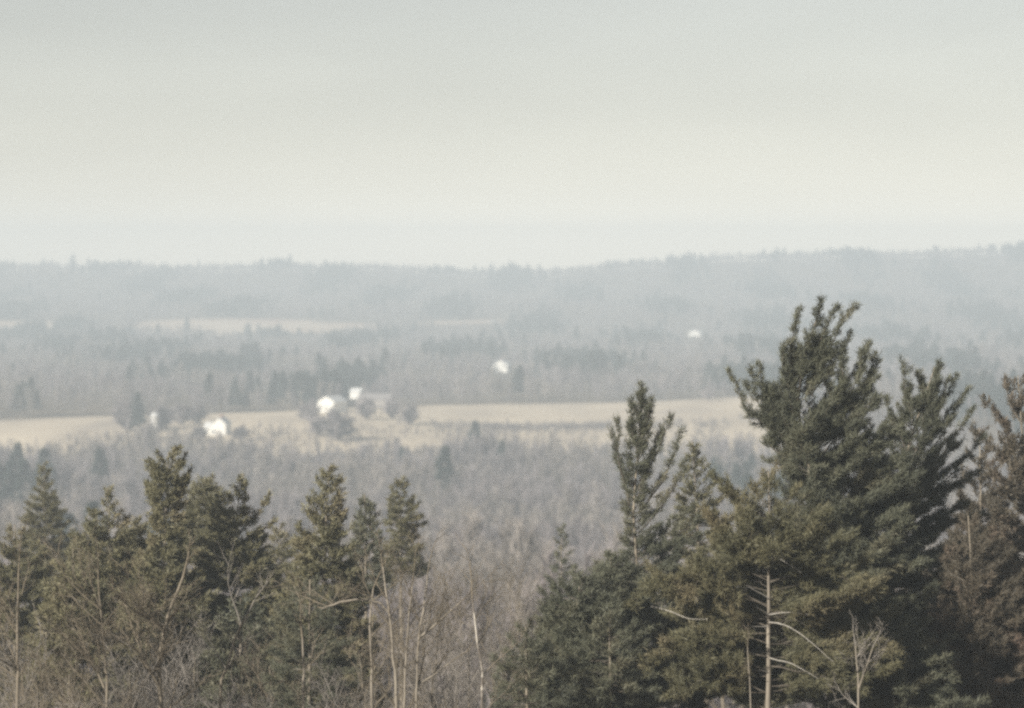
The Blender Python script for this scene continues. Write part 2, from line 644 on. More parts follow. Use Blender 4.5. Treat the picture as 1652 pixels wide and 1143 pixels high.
def bare(label, D, stems, seed=1, bark='pale', twig='twig', r=0.09, reach=2.2, ext=1.5, maxlev=3, nb=9, name='bare_tree',
         group='bare trees in the foreground', spread=0.75, t0=0.3):
    """stems: photo-pixel polylines from low to high; the first is the trunk, others fork from it"""
    rng = np.random.default_rng(seed)
    P0 = [at(px, py, D) for px, py in stems[0]]
    b = P0[0]
    zg = gz(b[0], b[1])
    base = np.array([b[0], D, zg])
    root = thing(name, label, 'tree', base, group)
    segs = Segs()
    for si, stp in enumerate(stems):
        P = [at(q[0], q[1], D + rng.uniform(-0.3, 0.3) * (si > 0) * i) for i, q in enumerate(stp)]
        if si == 0:
            P = [base - np.array([0, 0, 0.15])] + P
        rr = r if si == 0 else r * 0.72
        P = resample(P, 0.4, 0.012, rng)
        V, F = tube(P, np.linspace(rr * (1.3 if si == 0 else 0.7), rr * 0.35, len(P)), 7)
        obj('trunk' if si == 0 else 'limb', mesh('trunk' if si == 0 else 'limb', V - base, F, M[bark], True), root)
        tan = unit(P[-1] - P[-2])
        grow(segs, P[-1], tan, ext * rng.uniform(0.8, 1.2), rr * 0.42, 1, rng, maxlev, spread)
        n0 = len(P)
        lo = int(n0 * (0.55 if si == 0 else t0))
        for j in range(nb):
            k = rng.integers(lo, n0 - 1)
            t = unit(P[k + 1] - P[k])
            s = unit(np.cross(t, rng.normal(0, 1, 3)))
            s[2] = abs(s[2]) * 0.6
            grow(segs, P[k], unit(t * rng.uniform(0.5, 1.0) + s * 0.9), reach * rng.uniform(0.5, 1.1), rr * 0.32, 1, rng, maxlev, spread)
    obj('crown', segs.build('crown', M[twig], 3, base), root)
    return root


def proto_bare(seed, H, maxlev, twig, bark, r=0.13, name='bare_tree', lean=0.0, thick=1.0, wide=1.0, blen=1.0, low=0.38):
    """a whole bare tree in its own frame: returns (trunk mesh, crown mesh)"""
    rng = np.random.default_rng(seed)
    P = [np.array([0, 0, -0.2])]
    for i in range(1, 7):
        P.append(np.array([lean * i + rng.normal(0, 0.12), rng.normal(0, 0.12), H * 0.75 * i / 6]))
    P = resample(P, 1.0)
    V, F = tube(P, np.linspace(r, r * 0.3, len(P)), 6)
    tm = mesh('trunk', V, F, M[bark], True)
    segs = Segs()
    for j in range(22 if maxlev > 2 else 16):
        t = low + (1 - low) * (j + rng.uniform(0, 1)) / (22 if maxlev > 2 else 16)
        k = min(len(P) - 2, int(t * (len(P) - 1)))
        az = j * 2.4 + rng.uniform(-.4, .4)
        el = 0.45 + 0.7 * t
        d = unit(np.array([math.cos(az) * math.cos(el) * wide, math.sin(az) * math.cos(el) * wide, math.sin(el)]))
        grow(segs, P[k], d, H * 0.30 * blen * (1.25 - 0.55 * t) * rng.uniform(0.7, 1.1), r * 0.35, 1, rng, maxlev, 0.75, 0.10)
    for i in range(len(segs.ra)):
        segs.ra[i] = max(segs.ra[i], 0.005) * thick
        segs.rb[i] = max(segs.rb[i], 0.003) * thick
    return tm, segs.build('crown', M[twig], 3)


def proto_pine(seed, H, W, n, mat, size):
    """far conifer: trunk, and boughs of broad needle sprays"""
    rng = np.random.default_rng(seed)
    V, F = tube([np.array([0, 0, -0.2]), np.array([0, 0, H * .5]), np.array([0, 0, H])], [0.2, 0.13, 0.03], 5)
    tm = mesh('trunk', V, F, M['bark'], True)
    t = rng.uniform(0, 1, n) ** 0.8
    az = rng.uniform(0, 6.283, n)
    lob = 1 + 0.35 * np.sin(az * 3 + t * 14) * rng.uniform(0.5, 1, n)
    Rr = W * (0.10 + 0.9 * t ** 0.8) * np.sqrt(rng.uniform(0.15, 1, n)) * lob
    z = H * (1.0 - 0.80 * t) + Rr * 0.2
    tf = Tufts()
    tf.p = np.stack([Rr * np.cos(az), Rr * np.sin(az), z], 1)
    tf.d = np.stack([np.cos(az), np.sin(az), np.full(n, 0.6)], 1) * 0.8
    return tm, tf.build('crown', M[mat], rng, np.zeros(3), 6, (size * 0.7, size * 1.3), size * 0.42)


# ------------------------------------------------------------------ woods too dense and far to count
far_protos = bpy.data.collections.new('far_tree_kinds')
PROTO = []
for i in range(4):
    PROTO.append(proto_bare(100 + i, 12 + i, 2, ('far_twig', 'far_twig_warm')[i // 2], ('far_twig', 'pale')[i // 2], 0.14, thick=2.6, wide=0.9))
for i in range(2):
    PROTO.append(proto_pine(200 + i, 14 + i, 3.2, 420, 'needle_far', 0.75))


def joined(name, a, b):
    n = sum(len(m.vertices) for m in (a, b))
    V = []
    F = []
    mi = []
    o = 0
    for k, m in enumerate((a, b)):
        V += [tuple(v.co) for v in m.vertices]
        F += [tuple(x + o for x in p.vertices) for p in m.polygons]
        mi += [k] * len(m.polygons)
        o += len(m.vertices)
    me = bpy.data.meshes.new(name)
    me.from_pydata(V, [], F)
    me.materials.append(a.materials[0])
    me.materials.append(b.materials[0])
    me.polygons.foreach_set('material_index', mi)
    return me


for i, (a, b) in enumerate(PROTO):
    far_protos.objects.link(bpy.data.objects.new('far_tree_%02d' % i, joined('far_tree', a, b)))


def scatter(name, pts, idx, scl, rng):
    me = bpy.data.meshes.new(name)
    me.from_pydata([tuple(p) for p in pts], [], [])
    for nm, ty, val in (('idx', 'INT', idx), ('scl', 'FLOAT', scl), ('rot', 'FLOAT', rng.uniform(0, 6.283, len(pts)))):
        at_ = me.attributes.new(nm, ty, 'POINT')
        at_.data.foreach_set('value', val)
    o = obj(name, me)
    tag(o, kind='stuff')
    g = bpy.data.node_groups.new(name, 'GeometryNodeTree')
    g.interface.new_socket('Geometry', in_out='INPUT', socket_type='NodeSocketGeometry')
    g.interface.new_socket('Geometry', in_out='OUTPUT', socket_type='NodeSocketGeometry')
    N = g.nodes
    gi, go = N.new('NodeGroupInput'), N.new('NodeGroupOutput')
    ci = N.new('GeometryNodeCollectionInfo')
    ci.inputs['Collection'].default_value = far_protos
    ci.inputs['Separate Children'].default_value = True
    ci.inputs['Reset Children'].default_value = True
    ip = N.new('GeometryNodeInstanceOnPoints')
    ip.inputs['Pick Instance'].default_value = True

    def attr(nm, ty):
        a = N.new('GeometryNodeInputNamedAttribute')
        a.data_type = ty
        a.inputs['Name'].default_value = nm
        return a.outputs['Attribute']
    cx = N.new('ShaderNodeCombineXYZ')
    L = g.links
    L.new(attr('rot', 'FLOAT'), cx.inputs['Z'])
    L.new(gi.outputs[0], ip.inputs['Points'])
    L.new(ci.outputs[0], ip.inputs['Instance'])
    L.new(attr('idx', 'INT'), ip.inputs['Instance Index'])
    L.new(cx.outputs[0], ip.inputs['Rotation'])
    L.new(attr('scl', 'FLOAT'), ip.inputs['Scale'])
    L.new(ip.outputs[0], go.inputs[0])
    md = o.modifiers.new('scatter', 'NODES')
    md.node_group = g
    return o


HOUSES = []      # (px, Y, half-width px): open ground in front of each building


def woods(name, y0, y1, per, seed, pine_share, margin=1.25, edge=None, scale=(0.75, 1.15), skip=None):
    rng = np.random.default_rng(seed)
    hw = lambda y: 826 / FPX * y * margin + 12
    A = hw((y0 + y1) / 2) * 2 * (y1 - y0)
    n = int(A / per)
    y = np.sqrt(rng.uniform(y0 ** 2, y1 ** 2, n))
    x = rng.uniform(-1, 1, n) * hw(y)
    px = CX + FPX * x / y
    keep = np.ones(n, bool)
    if edge is not None:
        keep &= (y > edge(px))
    for rows in (UP, UP2, UP3):
        Y = np.array([q[0] for q in rows])
        a, b = np.interp(y, Y, [q[1] for q in rows]), np.interp(y, Y, [q[2] for q in rows])
        keep &= ~((y > Y[0] - 130) & (y < Y[-1]) & (px > np.where(y < Y[0], rows[0][1] - 30, a)) & (px < np.where(y < Y[0], rows[0][2] + 30, b)))
    for (hp, hY, hwp, back) in HOUSES:
        keep &= ~((np.abs(px - hp) < hwp) & (y > hY - back) & (y < hY + 12))
    if skip is not None:
        keep &= ~skip(x, y, px)
    x, y, px = x[keep], y[keep], px[keep]
    pn = np.sin(x / 41 + y / 150) + np.sin(x / 19 - y / 210 + 2) + rng.normal(0, 0.7, len(x))
    isp = (pn > np.quantile(pn, 1 - pine_share)) & (y > 560)
    warm = np.sin(x / 23 + y / 61 + 1) + np.sin(x / 57 - y / 43) + rng.normal(0, 0.8, len(x)) > 0.7
    hmod = 1 + 0.18 * np.sin(x / 17 + y / 33) + 0.12 * np.sin(x / 7.3 - y / 21)
    idx = np.where(isp, rng.integers(4, 6, len(x)), rng.integers(0, 2, len(x)) + 2 * warm).astype(np.int32)
    scl = rng.uniform(scale[0], scale[1], len(x)) * np.where(isp, 1.05, 1.0) * hmod
    return scatter(name, np.stack([x, y, ground(x, y) - 0.1], 1), idx, scl, rng)


HOUSES += [(350, 1235, 34, 90), (248, 1250, 18, 60), (538, 1395, 30, 60), (575, 1470, 22, 160), (810, 2000, 22, 420), (1123, 2950, 22, 380), (795, 3150, 12, 200)]
woods('valley_woods', 210, 1150, 30, 11, 0.015, scale=(0.65, 1.15))
woods('hillside_woods', 1150, 4300, 85, 12, 0.15, 1.12, edge=lambda px: np.where(px > 1268, 1150, far_edge(px) + 4), scale=(0.7, 1.1))

def scrub(seed):
    rng = np.random.default_rng(seed)
    n = 2600
    px = rng.uniform(-60, 1300, n)
    t = rng.uniform(0, 1, n) ** 1.7
    top = np.interp(px, [0, 170, 200, 340, 370, 480, 560, 680, 1262], [0.45, 0.4, 0.9, 0.85, 0.4, 0.4, 0.85, 0.5, 0.5])
    y = 1150 + t * (far_edge(px) - 1160) * top
    x = (px - CX) / FPX * y
    k = np.sin(x / 13 + y / 37) + np.sin(x / 31 - y / 19) + rng.normal(0, 0.8, n) > -0.6
    for (hp, hY, hwp, back) in HOUSES[:4]:
        k &= ~((np.abs(px - hp) < hwp * 0.7) & (y > hY - back * 0.5) & (y < hY + 10))
    x, y = x[k], y[k]
    idx = rng.integers(0, 4, len(x)).astype(np.int32)
    return scatter('scrub', np.stack([x, y, ground(x, y) - 0.1], 1), idx, rng.uniform(0.16, 0.50, len(x)) * (1.15 - (y - 1150) / 500), rng)


scrub(21)

# ------------------------------------------------------------------ buildings in the valley
def box(x0, x1, y0, y1, z0, z1):
    V = [(x0, y0, z0), (x1, y0, z0), (x1, y1, z0), (x0, y1, z0), (x0, y0, z1), (x1, y0, z1), (x1, y1, z1), (x0, y1, z1)]
    F = [(0, 3, 2, 1), (4, 5, 6, 7), (0, 1, 5, 4), (1, 2, 6, 5), (2, 3, 7, 6), (3, 0, 4, 7)]
    return V, F


def part(name, vf, mat, parent):
    return obj(name, mesh(name, vf[0], vf[1], M[mat]), parent)


def gable_wall(w_, d, h, rh):
    """walls of a house whose ridge runs along y: gables face the camera"""
    a, b = w_ / 2, d / 2
    V = [(-a, -b, -1), (a, -b, -1), (a, b, -1), (-a, b, -1), (-a, -b, h), (a, -b, h), (a, b, h), (-a, b, h), (0, -b, h + rh), (0, b, h + rh)]
    F = [(0, 1, 5, 8, 4), (2, 3, 7, 9, 6), (1, 2, 6, 5), (3, 0, 4, 7), (0, 3, 2, 1), (4, 8, 9, 7), (8, 5, 6, 9)]
    return V, F


def gable_roof(w_, d, h, rh, ov=0.35, th=0.18):
    a, b = w_ / 2, d / 2 + ov
    k = rh / (w_ / 2)
    e = a + ov
    ze, zr = h - k * ov + 0.01, h + rh + 0.01
    V = []
    for y in (-b, b):
        V += [(-e, y, ze), (0, y, zr), (e, y, ze), (e, y, ze + th), (0, y, zr + th * 1.2), (-e, y, ze + th)]
    F = [(0, 1, 4, 5), (1, 2, 3, 4), (11, 10, 7, 6), (10, 9, 8, 7)]
    for i in range(6):
        j = (i + 1) % 6
        F.append((i, i + 6, j + 6, j))
    return V, F


def window(parent, x, y, z, w_=0.95, h=1.5):
    f = part('window', box(x - w_ / 2 - .1, x + w_ / 2 + .1, y - 0.09, y - 0.003, z - .1, z + h + .1), 'white', parent)
    part('pane', box(x - w_ / 2, x + w_ / 2, y - 0.12, y - 0.092, z, z + h), 'glass', f)
    return f


def house(name, label, px, Y, w_, d, h, rh, rz, wall='white', roof='roof_dark', wins=True, chimney=True, cat='house', ell=None, sink=0.0, door=True, group='buildings in the valley'):
    x = (px - CX) / FPX * Y
    t = thing(name, label, cat, (x, Y, gz(x, Y) - sink), group, rz)
    part('wall', gable_wall(w_, d, h, rh), wall, t)
    rf = part('roof', gable_roof(w_, d, h, rh), roof, t)
    if chimney:
        part('chimney', box(-0.4, 0.4, -0.4, 0.4, h + rh - 0.6, h + rh + 1.1), 'brick', rf)
    if wins:
        for zz in ((0.9, 3.7) if h > 5 else (0.9,)):
            for xx in (-w_ / 4, w_ / 4) if zz > 2 else (-w_ / 3,):
                window(t, xx, -d / 2, zz)
    if door:
        f = part('door', box(-0.6, 0.6, -d / 2 - 0.07, -d / 2 - 0.004, 0, 2.2), 'grey_wood', t)
        part('handle', box(0.35, 0.45, -d / 2 - 0.12, -d / 2 - 0.075, 1.0, 1.1), 'glass', f)
    if ell:
        ew, ed, eh, erh, ex, ey = ell
        V, F = gable_wall(ew, ed, eh, erh)
        V = [(-v[1] + ex, v[0] + ey, v[2]) for v in V]
        part('wing', (V, F), wall, t)
        V, F = gable_roof(ew, ed, eh, erh)
        V = [(-v[1] + ex, v[0] + ey, v[2]) for v in V]
        part('roof', (V, F), roof, t)
        for xx in np.linspace(ex - ed / 2 + 1.2, ex + ed / 2 - 1.2, 2):
            window(t, xx, ey - ew / 2, 0.9)
    return t


house('farmhouse', 'white farmhouse with a lower wing, in the hay field above the round-topped pine', 357, 1235, 6.0, 8, 5.0, 2.7, R(-12), ell=(4.6, 4.6, 3.4, 1.9, -4.9, 1.0), roof='roof_metal')
house('barn', 'bright white barn under a pale roof, rising over a round grey tree', 536, 1395, 9.0, 13, 4.0, 2.6, R(-25), roof='roof_metal', chimney=False, cat='barn', sink=-1.5)
house('shed', 'small white outbuilding up the slope behind the bright white barn', 576, 1470, 4.2, 6, 2.6, 1.6, R(60), roof='roof_metal', chimney=False, cat='shed', sink=-5.0, door=False)
house('grey_barn', 'long weathered grey barn to the right of the bright white one', 606, 1440, 8, 17, 2.6, 2.8, R(72), wall='grey_wood', roof='roof_dark', wins=False, chimney=False, cat='barn', sink=-2)
house('cottage', 'white house alone in the grey woods halfway up the valley', 810, 2000, 10, 9, 5.2, 3.2, R(-18), roof='roof_metal')
house('distant_house', 'farthest white house, a low bright speck left of the tallest pine', 1123, 2950, 13, 9, 3.6, 2.8, R(-30), roof='roof_metal')
house('distant_cottage', 'faint pale cottage on the far slope at the end of the upper field', 795, 3150, 6, 6, 2.4, 1.8, R(20), wall='concrete', roof='roof_dark')


def silo(px, Y):
    x = (px - CX) / FPX * Y
    t = thing('silo', 'pale round silo standing between the dark tree and the white farmhouse', 'silo', (x, Y, gz(x, Y)), 'buildings in the valley')
    n, r_, h = 20, 1.7, 8.0
    ring = [(r_ * math.cos(2 * math.pi * i / n), r_ * math.sin(2 * math.pi * i / n)) for i in range(n)]
    V = [(a, b, -1) for a, b in ring] + [(a, b, h) for a, b in ring]
    F = [(i, (i + 1) % n, n + (i + 1) % n, n + i) for i in range(n)]
    part('wall', (V, F), 'concrete', t)
    for k in range(8):
        V = []
        for z, rr in ((k * 1.1 + .5, r_ + .05), (k * 1.1 + .6, r_ + .05), (k * 1.1 + .6, r_ - .02), (k * 1.1 + .5, r_ - .02)):
            V += [(a / r_ * rr, b / r_ * rr, z) for a, b in ring]
        F = [(q * n + i, q * n + (i + 1) % n, (q + 1) % 4 * n + (i + 1) % n, (q + 1) % 4 * n + i) for q in range(4) for i in range(n)]
        part('hoop', (V, F), 'roof_metal', t)
    V, F = [], []
    for j in range(5):
        a = j / 5 * math.pi / 2
        V += [(p * math.cos(a) * 1.04, q * math.cos(a) * 1.04, h + 1.5 * math.sin(a)) for p, q in ring]
    V.append((0, 0, h + 1.5))
    for j in range(4):
        F += [(j * n + i, j * n + (i + 1) % n, (j + 1) * n + (i + 1) % n, (j + 1) * n + i) for i in range(n)]
    F += [(4 * n + i, 4 * n + (i + 1) % n, 5 * n) for i in range(n)]
    part('dome', (V, F), 'roof_metal', t)


silo(249, 1250)


def pole(px, Y, label):
    x = (px - CX) / FPX * Y
    t = thing('utility_pole', label, 'pole', (x, Y, gz(x, Y)), 'utility poles by the barn')
    V, F = tube([np.array([0, 0, -1.0]), np.array([0, 0, 5.0]), np.array([0, 0, 10.5])], [0.18, 0.16, 0.13], 8)
    obj('post', mesh('post', V, F, M['pale'], True), t)
    part('crossarm', box(-1.3, 1.3, -0.22, -0.12, 9.5, 9.72), 'grey_wood', t)
    for xx in (-1.1, -0.5, 0.5, 1.1):
        part('insulator', box(xx - .07, xx + .07, -.24, -.10, 9.723, 9.95), 'concrete', t)


pole(485, 1400, 'tall utility pole in the hay field left of the bright white barn')
pole(466, 1385, 'second utility pole, farther left of the bright white barn')

# ------------------------------------------------------------------ single trees far off in the valley
fp = [thing('conifer', 'x', 'tree', (0, 0, 0), 'single dark conifers in the valley') for _ in range(2)]
for t, (a, b) in zip(fp, PROTO[4:6]):
    obj('trunk', a, t)
    obj('crown', b, t)
tm, cm = proto_bare(301, 11, 3, 'far_twig', 'far_twig', 0.3, thick=8.0, wide=1.6, blen=2.5, low=0.15)
fb = thing('broad_bare_tree', 'x', 'tree', (0, 0, 0), 'single bare trees in the valley')
obj('trunk', tm, fb)
obj('crown', cm, fb)
used = set()


def place(root, px, Y, s, label, rz):
    x = (px - CX) / FPX * Y
    loc = (x, Y, gz(x, Y) - 0.1)
    if root.name in used:
        return dup(root, loc, rz, s, label)
    used.add(root.name)
    root.location = loc
    root.scale = (s, s, s)
    root.rotation_euler = (0, 0, rz)
    root['label'] = label
    return root


for a in [
    (fb, 204, 1262, 1.15, 'broad dark tree at the left end of the hay field beside an evergreen', 0.3),
    (fp[1], 222, 1255, 1.2, 'dark evergreen between the broad dark tree and the pale silo', 2.3),
    (fb, 543, 1215, 1.08, 'round grey tree standing before the bright white barn', 0.0),
    (fb, 290, 1290, 0.8, 'grey bare tree between the pale silo and the white farmhouse', 1.4),
    (fb, 318, 1300, 0.75, 'grey bare tree close behind the left side of the white farmhouse', 2.9),
    (fb, 512, 1230, 0.72, 'grey bare tree touching the left of the round grey tree by the barn', 2.2),
    (fb, 262, 1268, 0.85, 'grey bare tree overlapping the right side of the pale silo', 0.9),
    (fb, 240, 1225, 0.55, 'grey bare tree in front of the pale silo', 4.1),
    (fb, 322, 1205, 0.55, 'low grey tree in front of the left end of the white farmhouse', 5.1),
    (fb, 388, 1210, 0.5, 'low grey tree in front of the right corner of the white farmhouse', 3.7),
    (fb, 500, 1300, 0.8, 'grey bare tree left of the round grey tree by the barn', 3.2),
    (fb, 590, 1330, 0.8, 'grey bare tree in front of the grey barn, left one', 1.9),
    (fb, 632, 1345, 0.75, 'grey bare tree in front of the grey barn, right one', 5.5),
    (fb, 660, 1300, 0.75, 'low bare tree in the hay field right of the grey barn', 2.1),
    (fb, 1143, 1500, 0.55, 'small bare tree alone in the hay field left of the tallest pine', 0.7),
    (fp[0], 845, 2480, 1.35, 'dark pointed conifer above and right of the lone white house', 1.0),
    (fp[1], 930, 2560, 1.5, 'broad dark conifer on the slope left of the farthest white house', 4.0),
    (fp[1], 1160, 2940, 1.1, 'dark conifer just right of the farthest white house', 2.0),
    (fp[0], 1055, 2900, 1.0, 'dark conifer just left of the farthest white house', 5.0),
    (fp[0], 118, 4150, 1.9, 'conifer standing above the far left skyline', 2.6),
    (fp[1], 468, 4160, 1.6, 'conifer breaking the skyline right of the upper field', 3.3),
]:
    place(*a)

# low brush in the hay field
rng = np.random.default_rng(77)
sg = Segs()
for i in range(420):
    px, Y = rng.choice([rng.uniform(780, 985), rng.uniform(1020, 1180), rng.uniform(680, 800)], p=[.7, .15, .15]), rng.normal(1300, 16)
    x = (px - CX) / FPX * Y
    p = np.array([x, Y, gz(x, Y)])
    for k in range(9):
        d = unit(np.array([rng.normal(0, .5), rng.normal(0, .5), 1.0]))
        q = p + d * rng.uniform(1.2, 3.0)
        sg.add(p, q, 0.06, 0.02)
        for m in range(3):
            q0 = p + (q - p) * rng.uniform(.4, .9)
            sg.add(q0, q0 + unit(d + rng.normal(0, .6, 3)) * rng.uniform(.5, 1.1), 0.035, 0.01)
tag(obj('brush', sg.build('brush', M['far_twig'], 3)), kind='stuff')

# ------------------------------------------------------------------ foreground pines
pine('tallest pine, windswept and leaning right, with a limb curling up on its left', 101,
     [(1340, 1143), (1330, 900), (1302, 740), (1286, 650), (1300, 570), (1322, 500)],
     [(545, 22, 30), (600, 38, 50), (650, 70, 85), (690, 70, 115), (730, 55, 130), (760, 75, 145), (820, 90, 150), (950, 140, 170), (1143, 170, 190)],
     limbs=[
         ([(1290, 650), (1276, 575), (1286, 502)], .28), ([(1292, 620), (1308, 545), (1328, 484)], .36), ([(1300, 600), (1330, 535), (1347, 494)], .28),
         ([(1302, 620), (1345, 550), (1366, 508), (1383, 494)], .20), ([(1300, 640), (1345, 588), (1372, 536)], .20), ([(1305, 640), (1340, 600), (1360, 560)], .22),
         ([(1290, 670), (1266, 610), (1263, 556)], .28), ([(1288, 660), (1278, 600), (1280, 545)], .3),
         ([(1285, 700), (1235, 680), (1200, 655), (1189, 620), (1173, 598)], .15, 0, 0.1),
         ([(1285, 690), (1238, 645), (1224, 590)], .26), ([(1285, 680), (1245, 650), (1216, 612), (1211, 592)], .22), ([(1288, 690), (1255, 660), (1236, 640)], .35),
         ([(1288, 705), (1245, 672), (1212, 640), (1204, 618)], .34), ([(1288, 712), (1240, 690), (1206, 664)], .36), ([(1286, 690), (1252, 655), (1230, 620)], .36), ([(1290, 735), (1250, 700), (1224, 684)], .36),
         ([(1318, 730), (1362, 650), (1386, 600), (1392, 566)], .34), ([(1330, 730), (1380, 660), (1404, 610), (1412, 570)], .32), ([(1330, 740), (1380, 690), (1416, 640)], .42), ([(1335, 760), (1400, 720), (1450, 690)], .5), ([(1340, 800), (1410, 770), (1470, 745)], .55),
         ([(1345, 840), (1420, 820), (1480, 800)], .55), ([(1310, 700), (1350, 640), (1352, 600)], .36),
         ([(1312, 730), (1350, 650), (1378, 595), (1404, 554)], .30), ([(1312, 720), (1372, 645), (1410, 600)], .26), ([(1340, 690), (1360, 625), (1357, 576)], .26),
         ([(1350, 665), (1392, 628), (1417, 607)], .14), ([(1330, 720), (1375, 680), (1412, 640)], .4), ([(1300, 720), (1340, 655), (1330, 615)], .35),
         ([(1302, 750), (1255, 700), (1216, 668)], .30), ([(1290, 690), (1265, 680), (1238, 668)], .4),
         ([(1315, 780), (1262, 735), (1232, 712)], .28), ([(1320, 800), (1262, 758), (1230, 742)], .28),
         ([(1320, 800), (1390, 745), (1440, 700)], .45), ([(1325, 770), (1370, 730), (1425, 715)], .45),
         ([(1310, 640), (1320, 600), (1318, 560)], .4), ([(1290, 640), (1292, 590), (1300, 540)], .4),
     ], n_auto=150, seed=3, wind=0.35, sweep=0.45, r=0.22, dens=1.15, tw_scale=1.15)

pine('front pine with a long bare pale trunk and bleached dead branches', 92,
     [(1239, 1143), (1241, 900), (1240, 760)],
     [(748, 8, 10), (785, 50, 60), (830, 90, 110), (900, 130, 135), (955, 200, 160), (1000, 190, 185), (1060, 170, 190), (1120, 150, 150)],
     limbs=[([(1240, 905), (1180, 880), (1130, 820)], .5), ([(1240, 980), (1150, 935), (1070, 945), (1018, 968)], .55, -1.0), ([(1242, 940), (1330, 925), (1420, 955)], .5, -0.6),
            ([(1240, 900), (1300, 860), (1350, 850)], .5), ([(1240, 1060), (1130, 1040), (1040, 1075)], .55, -1.2), ([(1242, 1075), (1320, 1090), (1400, 1110)], .5, -1.0),
            ([(1240, 840), (1190, 800), (1150, 770)], .4), ([(1240, 1120), (1160, 1090), (1080, 1120)], .5, -1.0)],
     n_auto=84, seed=5, mat='needle_olive', tw_scale=1.2, bark='pale', r=0.155, clear_front=880, bottom=1120, dens=1.1,
     dead=[[(1241, 1004), (1266, 1009), (1292, 1023), (1345, 1068)], [(1240, 1011), (1212, 1011)], [(1241, 992), (1275, 988), (1304, 992)], [(1250, 897), (1262, 904), (1292, 924)],
           [(1240, 965), (1204, 945)], [(1240, 992), (1219, 979)], [(1240, 1086), (1224, 1080)], [(1300, 1010), (1285, 1000)], [(1050, 978), (1086, 988), (1112, 999), (1142, 999)], [(1242, 1062), (1280, 1072), (1320, 1095)]])

pine('pine streaming to the right, just right of the tallest pine', 108,
     [(1425, 1143), (1435, 900), (1462, 740), (1492, 640), (1508, 592)],
     [(590, 12, 10), (620, 45, 35), (700, 60, 75), (800, 80, 100), (900, 95, 115), (1143, 120, 140)],
     limbs=[([(1480, 700), (1462, 640), (1456, 588)], .35), ([(1490, 690), (1505, 630), (1514, 586)], .38), ([(1488, 690), (1488, 640), (1480, 605)], .38), ([(1470, 740), (1440, 680), (1428, 640)], .3),
            ([(1462, 770), (1512, 690), (1562, 628)], .15), ([(1465, 750), (1505, 675), (1543, 606)], .17), ([(1462, 800), (1525, 725), (1572, 655)], .15), ([(1460, 830), (1540, 760), (1590, 700)], .2),
            ([(1470, 760), (1520, 700), (1548, 648)], .15), ([(1480, 720), (1512, 660), (1530, 612)], .25), ([(1450, 860), (1520, 800), (1580, 760)], .3), ([(1440, 830), (1400, 770), (1390, 720)], .4),
            ([(1440, 900), (1520, 850), (1590, 830)], .35)],
     n_auto=120, seed=8, wind=0.5, sweep=0.55, r=0.2, tw_scale=1.15)

pine('brownish pine cut off by the right edge of the photo', 116,
     [(1668, 1143), (1655, 800), (1642, 606)],
     [(606, 6, 6), (650, 30, 40), (700, 60, 80), (760, 80, 100), (850, 100, 110), (1000, 130, 110), (1143, 150, 120)],
     limbs=[([(1640, 720), (1605, 670), (1585, 640)], .22), ([(1640, 760), (1595, 720), (1568, 690)], .25), ([(1645, 680), (1625, 640), (1622, 610)], .25)],
     n_auto=95, seed=9, mat='needle_brown', wind=0.3, sweep=0.35, dens=0.95, tw_scale=1.2)
pine('hazy brownish pine filling the gap between the right-streaming pine and the edge pine', 128, [(1588, 1143), (1584, 900), (1580, 690)],
     [(690, 6, 6), (730, 30, 32), (790, 55, 55), (860, 75, 65), (950, 90, 70), (1100, 95, 80)], n_auto=84, seed=35, mat='needle_brown', wind=0.3, sweep=0.35, tw_scale=1.3)
pine('low reddish brown pine in the lower right corner', 100, [(1575, 1143), (1570, 980), (1562, 832)],
     [(830, 8, 8), (880, 50, 60), (960, 90, 90), (1040, 110, 110), (1143, 130, 120)], n_auto=95, seed=10, mat='needle_brown', wind=0.3, sweep=0.4, dens=1.05, tw_scale=1.25)
pine('dark low pine at the bottom edge between the bare trunk and the right corner', 95, [(1445, 1143), (1450, 1010)],
     [(1000, 10, 10), (1040, 70, 70), (1090, 110, 110), (1143, 130, 130)], n_auto=56, seed=31, mat='needle', wind=0.2, sweep=0.3)

pine('slender pine with upswept limbs, left of the tallest pine', 105,
     [(1035, 1143), (1028, 920), (1022, 830), (1030, 720), (1036, 624)],
     [(624, 3, 3), (650, 14, 16), (690, 19, 22), (740, 22, 22), (800, 22, 26), (850, 14, 45), (885, 18, 80), (915, 60, 85), (960, 85, 90), (1040, 110, 100), (1143, 120, 120)],
     limbs=[([(1015, 815), (999, 745), (996, 672)], .13), ([(1014, 800), (995, 740), (985, 690)], .10), ([(1028, 805), (1058, 735), (1083, 673)], .17), ([(1030, 830), (1075, 765), (1098, 694)], .18),
            ([(1030, 860), (1080, 800), (1106, 742)], .18), ([(1030, 790), (1050, 735), (1066, 690)], .16), ([(1030, 740), (1044, 680), (1052, 642)], .16), ([(1030, 740), (1018, 690), (1018, 645)], .16), ([(1032, 720), (1036, 670), (1036, 620)], .16),
            ([(1030, 915), (1085, 868), (1138, 838)], .3), ([(1030, 900), (1080, 850), (1120, 815)], .25), ([(1032, 890), (965, 928), (938, 940)], .3), ([(1030, 930), (1080, 900), (1130, 870)], .4)],
     n_auto=130, seed=12, r=0.13, sweep=0.12, rise=(66, 8), dens=1.05, tw_scale=1.4)
pine('hazy light green pine top between the slender pine and the tallest pine', 128, [(1140, 1143), (1125, 850), (1117, 712)],
     [(712, 4, 4), (745, 16, 22), (780, 28, 48), (820, 40, 62), (900, 60, 70)], n_auto=50, seed=14, mat='needle_olive', dens=0.9)
